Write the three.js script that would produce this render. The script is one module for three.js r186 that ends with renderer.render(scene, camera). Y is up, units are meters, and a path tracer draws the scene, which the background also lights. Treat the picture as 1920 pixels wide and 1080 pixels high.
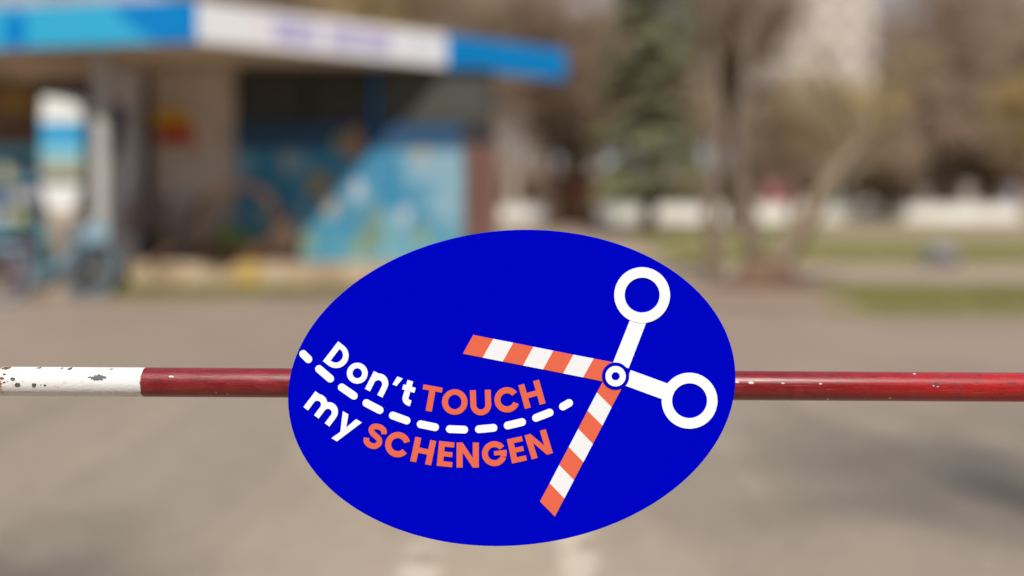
import * as THREE from 'three';
import { mergeGeometries } from 'three/addons/utils/BufferGeometryUtils.js';
import { RoundedBoxGeometry } from 'three/addons/geometries/RoundedBoxGeometry.js';

// ---------------------------------------------------------------- camera, sky, sun, exposure
const F = 2015, EYE = 1.45, HX = 960, HY = 360;          // focal length and horizon of the photograph, in its pixels
const scene = new THREE.Scene();
const camera = new THREE.PerspectiveCamera(30, 16 / 9, 0.05, 900);
camera.position.set(0, EYE, 0);
camera.setViewOffset(1920, 1080, 0, 180, 1920, 1080);     // level camera with the lens shifted down
camera.focus = 1.875; camera.userData.fStop = 0.72;
const renderer = new THREE.WebGLRenderer({ antialias: true });
renderer.setSize(1024, 576);
renderer.toneMapping = THREE.LinearToneMapping;
renderer.toneMappingExposure = 1.0;
renderer.shadowMap.enabled = true;

function hash(x, y) { let h = (x * 374761393 + y * 668265263) | 0; h = Math.imul(h ^ (h >>> 13), 1274126177); return ((h ^ (h >>> 16)) >>> 0) / 4294967296; }
function vnoise(x, y) {
  const xi = Math.floor(x), yi = Math.floor(y), fx = x - xi, fy = y - yi, u = fx * fx * (3 - 2 * fx), v = fy * fy * (3 - 2 * fy);
  const a = hash(xi, yi), b = hash(xi + 1, yi), c = hash(xi, yi + 1), d = hash(xi + 1, yi + 1);
  return a + (b - a) * u + (c - a) * v + (a - b - c + d) * u * v;
}
function fbm(x, y, o = 4) { let s = 0, a = 0.5, t = 0; for (let i = 0; i < o; i++) { s += a * vnoise(x, y); t += a; x = x * 2.03 + 17.1; y = y * 2.03 + 5.7; a *= 0.5; } return s / t; }
const clamp = (x, a = 0, b = 1) => Math.min(b, Math.max(a, x));
const smooth = (a, b, x) => { const t = clamp((x - a) / (b - a)); return t * t * (3 - 2 * t); };
function rng(seed) { let s = seed >>> 0; return () => { s = (s + 0x6D2B79F5) >>> 0; let t = Math.imul(s ^ (s >>> 15), 1 | s); t = (t + Math.imul(t ^ (t >>> 7), 61 | t)) ^ t; return ((t ^ (t >>> 14)) >>> 0) / 4294967296; }; }

{ // hazy early spring sky with thin high cloud
  const W = 512, H = 256, d = new Float32Array(W * H * 4);
  for (let j = 0; j < H; j++) for (let i = 0; i < W; i++) {
    const el = (j + 0.5) / H * Math.PI - Math.PI / 2, az = (i + 0.5) / W * Math.PI * 2, s = Math.max(0, Math.sin(el));
    const k = Math.pow(1 - s, 2.2), r = Math.cos(el);
    const q = 3.2 / (0.25 + s);
    const c = smooth(0.42, 0.72, fbm(40 + Math.cos(az) * r * q * 0.5, 40 + Math.sin(az) * r * q * 0.5, 5)) * 0.55 * smooth(0, 0.2, s);
    const p = (j * W + i) * 4;
    d[p] = (0.2 + 0.27 * k) * (1 - c) + 0.52 * c; d[p + 1] = (0.27 + 0.22 * k) * (1 - c) + 0.52 * c; d[p + 2] = (0.42 + 0.12 * k) * (1 - c) + 0.54 * c; d[p + 3] = 1;
  }
  const sky = new THREE.DataTexture(d, W, H, THREE.RGBAFormat, THREE.FloatType);
  sky.mapping = THREE.EquirectangularReflectionMapping; sky.magFilter = sky.minFilter = THREE.LinearFilter; sky.wrapS = THREE.RepeatWrapping; sky.needsUpdate = true;
  scene.background = sky; scene.environment = sky;
}
const sun = new THREE.DirectionalLight(new THREE.Color().setRGB(1, 0.94, 0.85), 5.0);
{ // travels away from the camera, a little to the left, 54 degrees high
  const travel = new THREE.Vector3(-0.1, -1.4, -1).normalize();
  sun.position.copy(travel).multiplyScalar(-60).add(new THREE.Vector3(0, 0, -15));
  sun.target.position.set(0, 0, -15); sun.shadow.radius = 2.2; sun.castShadow = true;
  const sc = sun.shadow.camera; sc.left = -45; sc.right = 45; sc.top = 45; sc.bottom = -45; sc.near = 1; sc.far = 160; sun.shadow.mapSize.set(4096, 4096);
  scene.add(sun); scene.add(sun.target);
}

// ---------------------------------------------------------------- helpers
const P = (px, py, z) => new THREE.Vector3((px - HX) * z / F, EYE - (py - HY) * z / F, -z);   // a pixel of the photograph at a depth, in metres
const X = (px, z) => (px - HX) * z / F, Y = (py, z) => EYE - (py - HY) * z / F;
const used = new Map();
function numbered(n) { const k = used.get(n) || 0; used.set(n, k + 1); return k ? `${n}_${String(k).padStart(3, '0')}` : n; }
function shade(o) { o.castShadow = o.receiveShadow = true; return o; }
function tag(o, label, category, group, kind) { o.userData.label = label; if (category) o.userData.category = category; if (group) o.userData.group = group; if (kind) o.userData.kind = kind; return o; }
function thing(name, pos, turn, label, category, group) {
  const o = new THREE.Group(); o.name = numbered(name); o.position.copy(pos); o.rotation.y = turn || 0; scene.add(o);
  return tag(o, label, category, group);
}
function part(name, geo, mat, parent, label) { const m = shade(new THREE.Mesh(Array.isArray(geo) ? mergeGeometries(geo.map(g => g.index ? g.toNonIndexed() : g)) : geo, mat)); m.name = name; if (label) m.userData.label = label; parent.add(m); return m; }
function struct(name, geo, mat, label) { const m = part(numbered(name), geo, mat, scene); return tag(m, label, null, null, 'structure'); }
const box = (w, h, d, x = 0, y = 0, z = 0, r = 0) => (r ? new RoundedBoxGeometry(w, h, d, 2, r) : new THREE.BoxGeometry(w, h, d)).translate(x, y, z);
function rod(a, b, r0, r1 = r0, seg = 8) {
  const d = new THREE.Vector3().subVectors(b, a), L = d.length();
  return new THREE.CylinderGeometry(r1, r0, L, seg).translate(0, L / 2, 0).applyQuaternion(new THREE.Quaternion().setFromUnitVectors(new THREE.Vector3(0, 1, 0), d.normalize())).translate(a.x, a.y, a.z);
}
const V = (x, y, z) => new THREE.Vector3(x, y, z);
const lin = (r, g, b) => new THREE.Color().setRGB(r, g, b);
function tex(w, h, fn, srgb = true) {           // fn returns linear colours
  const d = new Uint8Array(w * h * 4), enc = c => { c = clamp(c); return 255 * (srgb ? (c < 0.0031308 ? 12.92 * c : 1.055 * Math.pow(c, 1 / 2.4) - 0.055) : c); };
  for (let j = 0; j < h; j++) for (let i = 0; i < w; i++) { const c = fn(i / w, j / h, i, j), p = (j * w + i) * 4; d[p] = enc(c[0]); d[p + 1] = enc(c[1]); d[p + 2] = enc(c[2]); d[p + 3] = 255; }
  const t = new THREE.DataTexture(d, w, h); t.magFilter = THREE.LinearFilter; t.minFilter = THREE.LinearMipmapLinearFilter; t.generateMipmaps = true;
  t.wrapS = t.wrapT = THREE.RepeatWrapping; t.anisotropy = 8; if (srgb) t.colorSpace = THREE.SRGBColorSpace; t.needsUpdate = true; return t;
}
const mix3 = (a, b, t) => [a[0] + (b[0] - a[0]) * t, a[1] + (b[1] - a[1]) * t, a[2] + (b[2] - a[2]) * t];
function mat(r, g, b, rough = 0.85, extra) { return new THREE.MeshStandardMaterial({ color: lin(r, g, b), roughness: rough, side: THREE.DoubleSide, ...extra }); }
function mottled(r, g, b, amount, scale, rough = 0.9, seed = 0) {   // patchy weathered colour
  return new THREE.MeshStandardMaterial({ map: tex(256, 256, (u, v) => { const n = 1 + amount * (fbm(seed + u * scale, seed + v * scale, 5) * 2 - 1); return [r * n, g * n, b * n]; }), roughness: rough, side: THREE.DoubleSide });
}
function plan(points, y, uvScale = 1) {          // a flat sheet from [x, z-distance] points
  const s = new THREE.Shape(points.map(([x, z]) => new THREE.Vector2(x, z)));
  const g = new THREE.ShapeGeometry(s); const p = g.attributes.position, uv = g.attributes.uv;
  for (let i = 0; i < p.count; i++) { uv.setXY(i, p.getX(i) * uvScale, p.getY(i) * uvScale); }
  g.rotateX(-Math.PI / 2).translate(0, y, 0); return g;
}

// ---------------------------------------------------------------- the ground, the road, paths and lawns
{
  const g = new THREE.PlaneGeometry(900, 900, 1, 1).rotateX(-Math.PI / 2); const uv = g.attributes.uv; for (let i = 0; i < uv.count; i++) uv.setXY(i, uv.getX(i) * 150, uv.getY(i) * 150);
  struct('ground', g, new THREE.MeshStandardMaterial({ map: tex(512, 512, (u, v) => { const s = fbm(u * 9, v * 9, 5), f = hash(Math.floor(u * 512), Math.floor(v * 512)); return mix3([0.25, 0.18, 0.125], [0.31, 0.25, 0.18], s * 0.8 + f * 0.2); }), roughness: 0.95 }), 'bare tan earth stretching away behind the bus shelter and lawns');
  // worn asphalt: paler middle, darker lengthwise streaks, pinkish towards the far edge
  const RW = 20, RZ0 = -2, RZ1 = 15;
  const road = new THREE.PlaneGeometry(RW, RZ1 - RZ0).rotateX(-Math.PI / 2).translate(0, 0.005, -(RZ0 + RZ1) / 2);
  const rt = tex(2048, 2048, (u, v) => {
    const x = (u - 0.5) * RW, z = RZ0 + v * (RZ1 - RZ0);
    const wob = (fbm(x * 0.5 + 30, z * 0.22 + 8, 4) - 0.5), xx = x + wob * 1.3 + (fbm(x * 4 + 2, z * 1.2 + 6, 5) - 0.5) * 1.1, streak = fbm(x * 2.6 + 3, z * 0.16 + 2, 5), n = fbm(x * 1.1 + 7, z * 0.5 + 3, 5), fine = fbm(x * 14, z * 14, 3), gr = hash(Math.floor(u * 2048), Math.floor(v * 2048));
    const base = [0.258, 0.21, 0.16], pink = [0.242, 0.182, 0.138], paleMid = [0.315, 0.255, 0.19], dark = [0.14, 0.122, 0.103];
    let c = mix3(base, pink, smooth(6.5, 10.5, z + wob * 3));
    c = mix3(c, paleMid, 0.85 * smooth(-1.35, -0.9, xx) * (1 - smooth(0.6, 1.05, xx)) * (1 - smooth(4.6, 7.4, z)));
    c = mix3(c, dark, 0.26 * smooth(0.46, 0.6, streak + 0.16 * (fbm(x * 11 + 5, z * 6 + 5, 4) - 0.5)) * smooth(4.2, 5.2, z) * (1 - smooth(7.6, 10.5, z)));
    for (const l of [-0.37, 0.25]) c = mix3(c, [0.62, 0.54, 0.44], 0.45 * smooth(0.12, 0.03, Math.abs(x - l - wob * 0.03)) * (1 - smooth(4.5, 4.7, z)) * smooth(0.42, 0.55, fbm(x * 9, z * 9, 4) + 0.02));
    const k = (0.86 + 0.28 * n) * (0.88 + 0.16 * fine + 0.08 * gr);
    return [c[0] * k, c[1] * k, c[2] * k];
  });
  rt.wrapS = rt.wrapT = THREE.ClampToEdgeWrapping;
  struct('road', road, new THREE.MeshStandardMaterial({ map: rt, roughness: 0.92 }), 'worn dusty asphalt road with pale worn marks and darker streaks');
  const lawnTex = tex(512, 512, (u, v) => {
    const n = fbm(u * 6, v * 10, 5), f = fbm(u * 60, v * 60, 2);
    return mix3(mix3([0.19, 0.185, 0.058], [0.24, 0.2, 0.085], smooth(0.35, 0.75, n)), [0.26, 0.2, 0.11], smooth(0.58, 0.8, n) * 0.8).map(c => c * (0.75 + 0.5 * f));
  });
  const lm = new THREE.MeshStandardMaterial({ map: lawnTex, roughness: 1 });
  struct('near_lawn', plan([[3.7, 12.7], [4.4, 12.45], [18, 12.5], [18, 16.4], [4.2, 16.6]], 0.02, 0.12), lm, 'grass strip at the right between the road and the pale path');
  struct('path', plan([[2.2, 17.0], [22, 16.9], [22, 20.9], [2.2, 20.9]], 0.012, 0.1), mottled(0.3, 0.235, 0.17, 0.25, 8, 0.95, 3), 'pale earth path crossing between two strips of grass');
  struct('far_lawn', plan([[3.3, 21.2], [26, 21.2], [34, 33], [9.5, 33.5], [6.5, 41], [22, 45], [40, 52], [4.5, 52.2]], 0.016, 0.05), lm, 'wide grass field between the path and the low white wall');
  struct('verge', plan([[-6.1, 14.6], [-3.2, 14.75], [-1.2, 15.6], [-1.0, 16.25], [-6.1, 16.25]], 0.018, 0.3), lm, 'thin grass verge along the foot of the shelter platform');
  // tufts on the lawns
  const bl = []; const r = rng(5);
  for (let i = 0; i < 7; i++) { const a = r() * 6.28, t = 0.25 + r() * 0.4, h = 0.05 + r() * 0.06; bl.push(new THREE.ConeGeometry(0.006, h, 3).translate(0, h / 2, 0).rotateZ(t).rotateY(a)); }
  const tuft = mergeGeometries(bl), N = 9000, im = new THREE.InstancedMesh(tuft, mat(0.21, 0.2, 0.065, 1), N), m4 = new THREE.Matrix4(), q = new THREE.Quaternion();
  for (let i = 0; i < N; i++) {
    const w = r(); let x, z;
    if (w < 0.45) { x = 4.3 + r() * 8; z = 12.7 + r() * 3.7; } else if (w < 0.85) { x = 3.5 + r() * 11; z = 21.3 + r() * 9; } else { x = -6 + r() * 4.3; z = 14.9 + r() * 1.2; }
    m4.compose(V(x, 0.015, -z), q.setFromAxisAngle(V(0, 1, 0), r() * 6.28), V(1, 0.6 + r() * 0.7, 1)); im.setMatrixAt(i, m4);
  }
  im.name = 'grass'; shade(im); scene.add(im); tag(im, 'short tufts of spring grass growing on the lawns and verge', 'grass', null, 'stuff');
}

// ---------------------------------------------------------------- bus shelter with the blue canopy
const M = {
  lightBlue: mat(0.045, 0.36, 0.6, 0.5), deepBlue: new THREE.MeshPhysicalMaterial({ color: lin(0.001, 0.205, 0.53), roughness: 0.8, specularIntensity: 0.25 }), white: mottled(0.72, 0.72, 0.73, 0.12, 6, 0.6, 9),
  soffit: mottled(0.68, 0.54, 0.42, 0.25, 10, 0.9, 2), plaster: mottled(0.7, 0.6, 0.52, 0.22, 9, 0.92, 4), greyPier: mottled(0.66, 0.64, 0.68, 0.2, 8, 0.9, 8),
  whitePost: mottled(0.44, 0.43, 0.41, 0.15, 8, 0.7, 12), backWall: mottled(0.2, 0.14, 0.105, 0.35, 7, 0.95, 15), dark: mat(0.02, 0.022, 0.026, 0.5), black: mat(0.012, 0.012, 0.013, 0.6),
  brownPier: mottled(0.15, 0.072, 0.056, 0.25, 7, 0.9, 21), slab: mottled(0.36, 0.33, 0.28, 0.25, 9, 0.95, 25), steel: mat(0.4, 0.4, 0.42, 0.4, { metalness: 0.8 }), rubber: mat(0.02, 0.02, 0.021, 0.8),
  wood: mottled(0.24, 0.14, 0.08, 0.35, 12, 0.8, 31),
};
const shelter = thing('bus_shelter', V(-3, 0, -16.8), 0, 'open bus shelter with blue and white canopy and a blue mosaic wall', 'bus shelter');
const local = (g, o = shelter) => g.translate(-o.position.x, -o.position.y, -o.position.z);
{
  const C = [-4.1, 14], L = [-10.2, 15.45], R = [0.93, 18.78], y0 = 3.4, y1 = 3.92;
  // roof slab inset behind the fascia
  const rs = new THREE.Shape([[C[0] - 0.0, C[1] + 0.1], [R[0] - 0.1, R[1]], [0.1, 20.3], [-10.2, 20.6], [L[0], L[1] + 0.08]].map(([x, z]) => new THREE.Vector2(x, z)));
  part('roof', local(new THREE.ExtrudeGeometry(rs, { depth: 0.42, bevelEnabled: false }).rotateX(-Math.PI / 2).translate(0, y0 + 0.04, 0)), M.soffit, shelter);
  const face = (a, b, s0, s1, h0, h1, m, name, label) => {
    const p0 = [a[0] + (b[0] - a[0]) * s0, a[1] + (b[1] - a[1]) * s0], p1 = [a[0] + (b[0] - a[0]) * s1, a[1] + (b[1] - a[1]) * s1], L2 = Math.hypot(p1[0] - p0[0], p1[1] - p0[1]);
    const g = new RoundedBoxGeometry(L2 - 0.012, h1 - h0, 0.07, 2, 0.02);
    const pp = g.attributes.position, uv = g.attributes.uv; for (let i = 0; i < pp.count; i++) uv.setXY(i, pp.getX(i) / L2 + 0.5, pp.getY(i) / (h1 - h0) + 0.5);
    g.rotateY(Math.atan2(p1[1] - p0[1], p1[0] - p0[0])).translate((p0[0] + p1[0]) / 2, (h0 + h1) / 2, -(p0[1] + p1[1]) / 2);
    return part(name, local(g), m, shelter, label);
  };
  // left face: light blue panel whose print has two deep blue waves
  const waves = tex(1024, 128, (u, v) => {
    const l = [0.035, 0.38, 0.62], d = [0.001, 0.205, 0.53];
    const x = u * 6.27, e = 5.05 + 0.75 * Math.pow(1 - v, 1.6) * 0.9;          // metres along the panel
    let k = smooth(e - 0.02, e + 0.02, x);
    k = Math.max(k, smooth(0.21, 0.19, Math.hypot((x - 3.55), (v - 0.45) * 0.42)));
    return mix3(l, d, k);
  });
  waves.wrapS = waves.wrapT = THREE.ClampToEdgeWrapping;
  face(L, C, 0, 1, y0, y1 + 0.04, new THREE.MeshPhysicalMaterial({ map: waves, roughness: 0.8, specularIntensity: 0.25 }), 'fascia_panel', 'light blue fascia panel with deep blue waves');
  const print = tex(1024, 128, (u, v) => {
    let c = [0.74, 0.74, 0.76]; const s = u * 0.6075;                           // blurred lavender words too soft to read
    const bar = (a, b, col, k) => { if (s > a && s < b && v > 0.18 && v < 0.84) c = mix3(c, col, k * (hash(Math.floor(s * 160), 3) > 0.12 ? 1 : 0.3)); };
    bar(0.118, 0.145, [0.75, 0.6, 0.6], 0.5); bar(0.158, 0.262, [0.46, 0.4, 0.62], 1); bar(0.285, 0.45, [0.48, 0.43, 0.62], 1); bar(0.5, 0.56, [0.5, 0.55, 0.7], 0.35);
    return c;
  });
  face(C, R, 0, 0.6075, y0, y1, new THREE.MeshStandardMaterial({ map: print, roughness: 0.55 }), 'fascia_panel', 'white fascia panel with faint lavender print');
  face(C, R, 0.6075, 1, y0, y1, M.deepBlue, 'fascia_panel', 'deep blue fascia panel at the right end');
  // mosaic wall: light blue and turquoise with pale, green and brown motifs
  const zw = 16.8, mx0 = X(442, zw), mx1 = X(868, zw), my0 = 0.36, my1 = 2.52;
  const mw = mx1 - mx0, mh = my1 - my0, r = rng(11), spots = [];
  for (let i = 0; i < 18; i++) spots.push([mx0 + (0.1 + r() * 0.85) * mw, my0 + (0.08 + r() * 0.85) * mh, 0.04 + r() * 0.07, 0.08 + r() * 0.12, [[0.55, 0.6, 0.62], [0.22, 0.3, 0.16], [0.42, 0.36, 0.26], [0.5, 0.52, 0.6]][Math.floor(r() * 4)]]);
  spots.push([X(663, zw), Y(270, zw), 0.15, 0.26, [0.36, 0.2, 0.1]], [X(598, zw), Y(345, zw), 0.18, 0.2, [0.3, 0.26, 0.12]], [X(700, zw), Y(430, zw), 0.12, 0.4, [0.16, 0.24, 0.16]]);
  const mosaic = tex(1024, 1024, (u, v, i, j) => {
    const tu = Math.floor(u * 150), tv = Math.floor(v * 90), x = mx0 + (tu + 0.5) / 150 * mw, y = my0 + (tv + 0.5) / 90 * mh;
    const n = fbm(x * 2.1, y * 2.1, 4), h = hash(tu, tv);
    let c = mix3([0.035, 0.24, 0.42], [0.23, 0.41, 0.51], smooth(0.4, 0.64, n)); if (y < 0.95 + 0.3 * (n - 0.5)) c = mix3(c, [0.1, 0.34, 0.4], 0.5);
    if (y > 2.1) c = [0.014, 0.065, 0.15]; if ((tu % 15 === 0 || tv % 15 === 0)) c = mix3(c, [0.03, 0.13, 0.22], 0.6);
    for (const [sx, sy, a, b, col] of spots) { const d = Math.hypot((x - sx) / a, (y - sy) / b); if (d < 1 + 0.35 * (h - 0.5)) c = col; }
    const grout = (u * 150 - tu < 0.12 || v * 90 - tv < 0.12) ? 0.75 : 1, k = (0.8 + 0.4 * h) * grout;
    return [c[0] * k, c[1] * k, c[2] * k];
  });
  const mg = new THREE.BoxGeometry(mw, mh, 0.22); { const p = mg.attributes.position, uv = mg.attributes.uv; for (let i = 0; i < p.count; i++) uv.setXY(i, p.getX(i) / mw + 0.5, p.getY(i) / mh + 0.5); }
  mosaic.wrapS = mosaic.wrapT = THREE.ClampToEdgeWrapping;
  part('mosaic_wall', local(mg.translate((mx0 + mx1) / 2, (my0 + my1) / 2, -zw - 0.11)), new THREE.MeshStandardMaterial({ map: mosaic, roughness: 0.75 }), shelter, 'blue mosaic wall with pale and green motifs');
  // window band above the mosaic, under the canopy
  const pm = X(703, zw), wn = (x0, x1, m, label) => {
    const f = part('window', local(mergeGeometries([box(x1 - x0, 0.05, 0.12, (x0 + x1) / 2, 2.547, -zw - 0.1), box(x1 - x0, 0.05, 0.12, (x0 + x1) / 2, 3.372, -zw - 0.1), box(0.05, 0.774, 0.12, x0 + 0.025, 2.96, -zw - 0.1), box(0.05, 0.774, 0.12, x1 - 0.025, 2.96, -zw - 0.1)])), M.dark, shelter, label);
    part('pane', local(box(x1 - x0 - 0.1, 0.774, 0.02, (x0 + x1) / 2, 2.96, -zw - 0.12)), m, f);
  };
  const w3 = (pm - 0.03 - mx0) / 2;
  wn(mx0, mx0 + w3 - 0.005, mat(0.04, 0.04, 0.034, 0.35)); wn(mx0 + w3 + 0.005, pm - 0.035, mat(0.035, 0.035, 0.03, 0.35)); wn(pm + 0.035, X(925, zw), mat(0.06, 0.06, 0.048, 0.5), 'grey green window at the right end');
  part('mullion', local(box(0.06, 0.88, 0.16, pm, 2.965, -zw - 0.06)), M.deepBlue, shelter);
  part('pier', local(box(X(930, zw) - X(871, zw), 2.18, 0.34, (X(930, zw) + X(871, zw)) / 2, 1.09, -zw - 0.12, 0.02)), M.brownPier, shelter, 'reddish brown pier at the right end of the mosaic');
  part('pier', local(box(X(930, zw) - X(871, zw) - 0.04, 0.3, 0.28, (X(930, zw) + X(871, zw)) / 2, 2.34, -zw - 0.12)), M.dark, shelter);
  // plaster wall, doorway and grey pier left of the mosaic
  const wx0 = X(288, 17), wx1 = mx0 - 0.01;
  part('wall', local(box(wx1 - wx0, 3.04, 0.22, (wx0 + wx1) / 2, 1.88, -17.11)), M.plaster, shelter, 'bare grey beige plaster wall');
  part('wall', local(box(0.22, 3.04, 2.6, wx0 + 0.11, 1.88, -18.53)), M.backWall, shelter);
  part('pier', local(box(0.44, 3.38, 0.34, X(226, 16.5), 1.69, -16.67, 0.015)), M.greyPier, shelter, 'lilac grey pier beside the dark doorway');
  part('wall', local(box(5.4, 3.4, 0.2, -8.6, 1.7, -19.2)), M.backWall, shelter, 'dark brown back wall');
  part('door', local(box(0.75, 2.5, 0.06, -5.95, 1.62, -18.2)), M.dark, shelter);
  part('post', local(box(0.2, 3.39, 0.18, X(186, 15.0), 1.695, -15.1, 0.02)), M.whitePost, shelter, 'off white canopy post');
  part('lintel', local(box(1.3, 0.26, 0.16, X(100, 15.8), 3.26, -15.9)), M.soffit, shelter);
  // platform with painted kerb blocks, one of them yellow
  part('platform', local(box(7.2, 0.34, 3.2, -3.3 - 0.0, 0.17, -18.0)), M.slab, shelter);
  const kb = [mottled(0.46, 0.35, 0.23, 0.2, 5, 0.9, 41), mottled(0.42, 0.31, 0.2, 0.25, 5, 0.9, 43), mottled(0.5, 0.39, 0.27, 0.2, 5, 0.9, 47)], yel = mottled(0.52, 0.36, 0.11, 0.15, 5, 0.8, 49);
  const x0 = X(238, 16.3), yx = X(460, 16.3), st = 0.41;
  for (let i = 0; i < 13; i++) { const xa = x0 + i * st; const isY = Math.abs(xa + st / 2 - (yx + 0.2)) < st / 2; part('kerb_block', local(box(st - 0.012, 0.37 + 0.006 * (i % 3), 0.14, xa + st / 2, 0.19, -16.3 - 0.004 * (i % 2), 0.015)), isY ? yel : kb[i % 3], shelter, isY ? 'yellow painted kerb block' : undefined); }
}

// flags hanging in the shelter
function flag(px, py, z, w, h, bands, turn, label) {
  const t = thing('flag', P(px, py, z), 0, label, 'flag');
  const tilt = turn; const p0 = V(0, 0.25, 0), p1 = V(0, -h - 0.12, 0.02);
  const pole = rod(p0, p1, 0.012, 0.012); pole.rotateZ(tilt); part('pole', pole, M.wood, t);
  bands.forEach((m, k) => {
    const bh = h / bands.length, g = new THREE.PlaneGeometry(w, bh - 0.001, 16, 3), p = g.attributes.position;
    for (let i = 0; i < p.count; i++) { const u = p.getX(i) / w + 0.5; p.setZ(i, 0.05 * Math.sin(u * 9 + 1) * u); p.setX(i, u * w + 0.014); p.setY(i, p.getY(i) - bh * (k + 0.5) - 0.12 * u * u); }
    g.rotateZ(tilt); g.computeVertexNormals(); part('band', g, m, t);
  });
}
flag(283, 210, 16.3, 0.52, 0.54, [mat(0.55, 0.31, 0.01), mat(0.42, 0.012, 0.01)], 0.28, 'small yellow and red striped flag hanging by the dark doorway');
flag(208, 190, 16.2, 0.26, 0.75, [mat(0.02, 0.025, 0.12), mat(0.03, 0.035, 0.14)], -0.22, 'dark navy flag hanging on the lilac grey pier');

// ---------------------------------------------------------------- things under and beside the canopy
{ // advertising totem with white and blue bands on a beige pedestal
  const z = 15.1, t = thing('advertising_totem', P(122, 0, z).setY(0), 0, 'tall white and blue banded totem on beige pedestal beside the post', 'totem');
  const W = 0.58, band = (ya, yb, m, w0 = W, w1 = W) => {
    const g = new RoundedBoxGeometry(1, yb - ya, 0.3, 3, 0.03), p = g.attributes.position;
    for (let i = 0; i < p.count; i++) { const k = (p.getY(i) / (yb - ya) + 0.5); p.setX(i, p.getX(i) * (w0 + (w1 - w0) * k)); } g.translate(0, (ya + yb) / 2, 0); g.computeVertexNormals(); part('band', g, m, t);
  };
  const wh = mat(0.74, 0.75, 0.72, 0.45);
  band(Y(232, z), Y(183, z), wh, W, W * 0.9); band(Y(272, z), Y(233, z), mat(0.03, 0.33, 0.62, 0.45)); band(Y(300, z), Y(273, z), mat(0.2, 0.52, 0.64, 0.45)); band(Y(334, z), Y(301, z), mat(0.35, 0.36, 0.28, 0.5)); band(Y(346, z), Y(335, z), mat(0.12, 0.14, 0.1), 0.54, 0.54); band(Y(398, z), Y(347, z), wh, W * 0.62, W);
  part('frame', [box(0.06, 1.95, 0.12, W / 2 + 0.06, 1.98, -0.16), box(0.06, 1.95, 0.12, -W / 2 - 0.06, 1.98, -0.16), box(W + 0.18, 0.1, 0.12, 0, 3.0, -0.16)], M.black, t);
  part('pedestal', new THREE.LatheGeometry([[0.2, 0], [0.19, 0.04], [0.07, 0.1], [0.06, 0.42], [0.2, 0.62], [0.27, 1.05], [0.23, 1.16], [0, 1.16]].map(a => new THREE.Vector2(...a)), 24), mottled(0.36, 0.28, 0.21, 0.2, 6, 0.9, 51), t);
}
{ // display stand with goods on the far left
  const z = 15.9, t = thing('display_stand', P(28, 0, z).setY(0), 0.12, 'turquoise display stand full of magazines at the left edge', 'display stand');
  const cy = mat(0.09, 0.34, 0.42, 0.5);
  part('frame', [box(0.06, 1.95, 0.06, -0.42, 0.975, 0), box(0.06, 1.95, 0.06, 0.42, 0.975, 0), box(0.9, 0.2, 0.05, 0, 2.05, 0), box(0.78, 0.08, 0.3, 0, 0.86, 0.1)], cy, t);
  part('back_panel', box(0.78, 1.0, 0.03, 0, 1.42, -0.03), mat(0.05, 0.22, 0.33, 0.6), t);
  const cols = [[0.5, 0.48, 0.3], [0.5, 0.42, 0.5], [0.15, 0.2, 0.22], [0.6, 0.58, 0.6], [0.1, 0.3, 0.5], [0.55, 0.5, 0.12], [0.35, 0.3, 0.4], [0.12, 0.12, 0.14], [0.62, 0.6, 0.55]], r = rng(3);
  for (let j = 0; j < 3; j++) { part('shelf', box(0.78, 0.025, 0.14, 0, 0.98 + j * 0.31, 0.06), cy, t); for (let i = 0; i < 4; i++) part('magazine', box(0.16, 0.22 + r() * 0.04, 0.012).rotateX(-0.18).translate(-0.29 + i * 0.19, 1.115 + j * 0.31, 0.05), mat(...cols[(i * 2 + j * 3 + 1) % 9].map(c => c * 0.65), 0.5), t); }
}
{ // ochre board and brown hanging above
  const b = thing('notice_board', P(28, 190, 17.6), 0, 'ochre board hung high on the dark back wall at left', 'notice board');
  part('board', box(0.62, 0.36, 0.03), mottled(0.36, 0.23, 0.07, 0.25, 5, 0.8, 61), b); part('rail', [box(0.7, 0.04, 0.05, 0, 0.2, 0), box(0.7, 0.04, 0.05, 0, -0.2, 0), box(0.03, 0.8, 0.03, -0.2, 0.55, -0.05), box(0.03, 0.8, 0.03, 0.2, 0.55, -0.05)], M.wood, b);
  const s = thing('timber_screen', P(20, 0, 17.4).setY(0), 0, 'reddish brown timber screen below the ochre board', 'screen');
  const wb = [mottled(0.24, 0.1, 0.065, 0.3, 9, 0.9, 63), mottled(0.2, 0.085, 0.055, 0.3, 9, 0.9, 65)];
  for (let i = 0; i < 7; i++) part('board', box(0.155, 2.35, 0.03, -0.48 + i * 0.16, 1.175 + 0.01 * (i % 3), 0.004 * (i % 2)), wb[i % 2], s);
  for (const y of [0.5, 1.9]) part('rail', box(1.12, 0.08, 0.04, 0, y, -0.045), M.wood, s);
}
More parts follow.
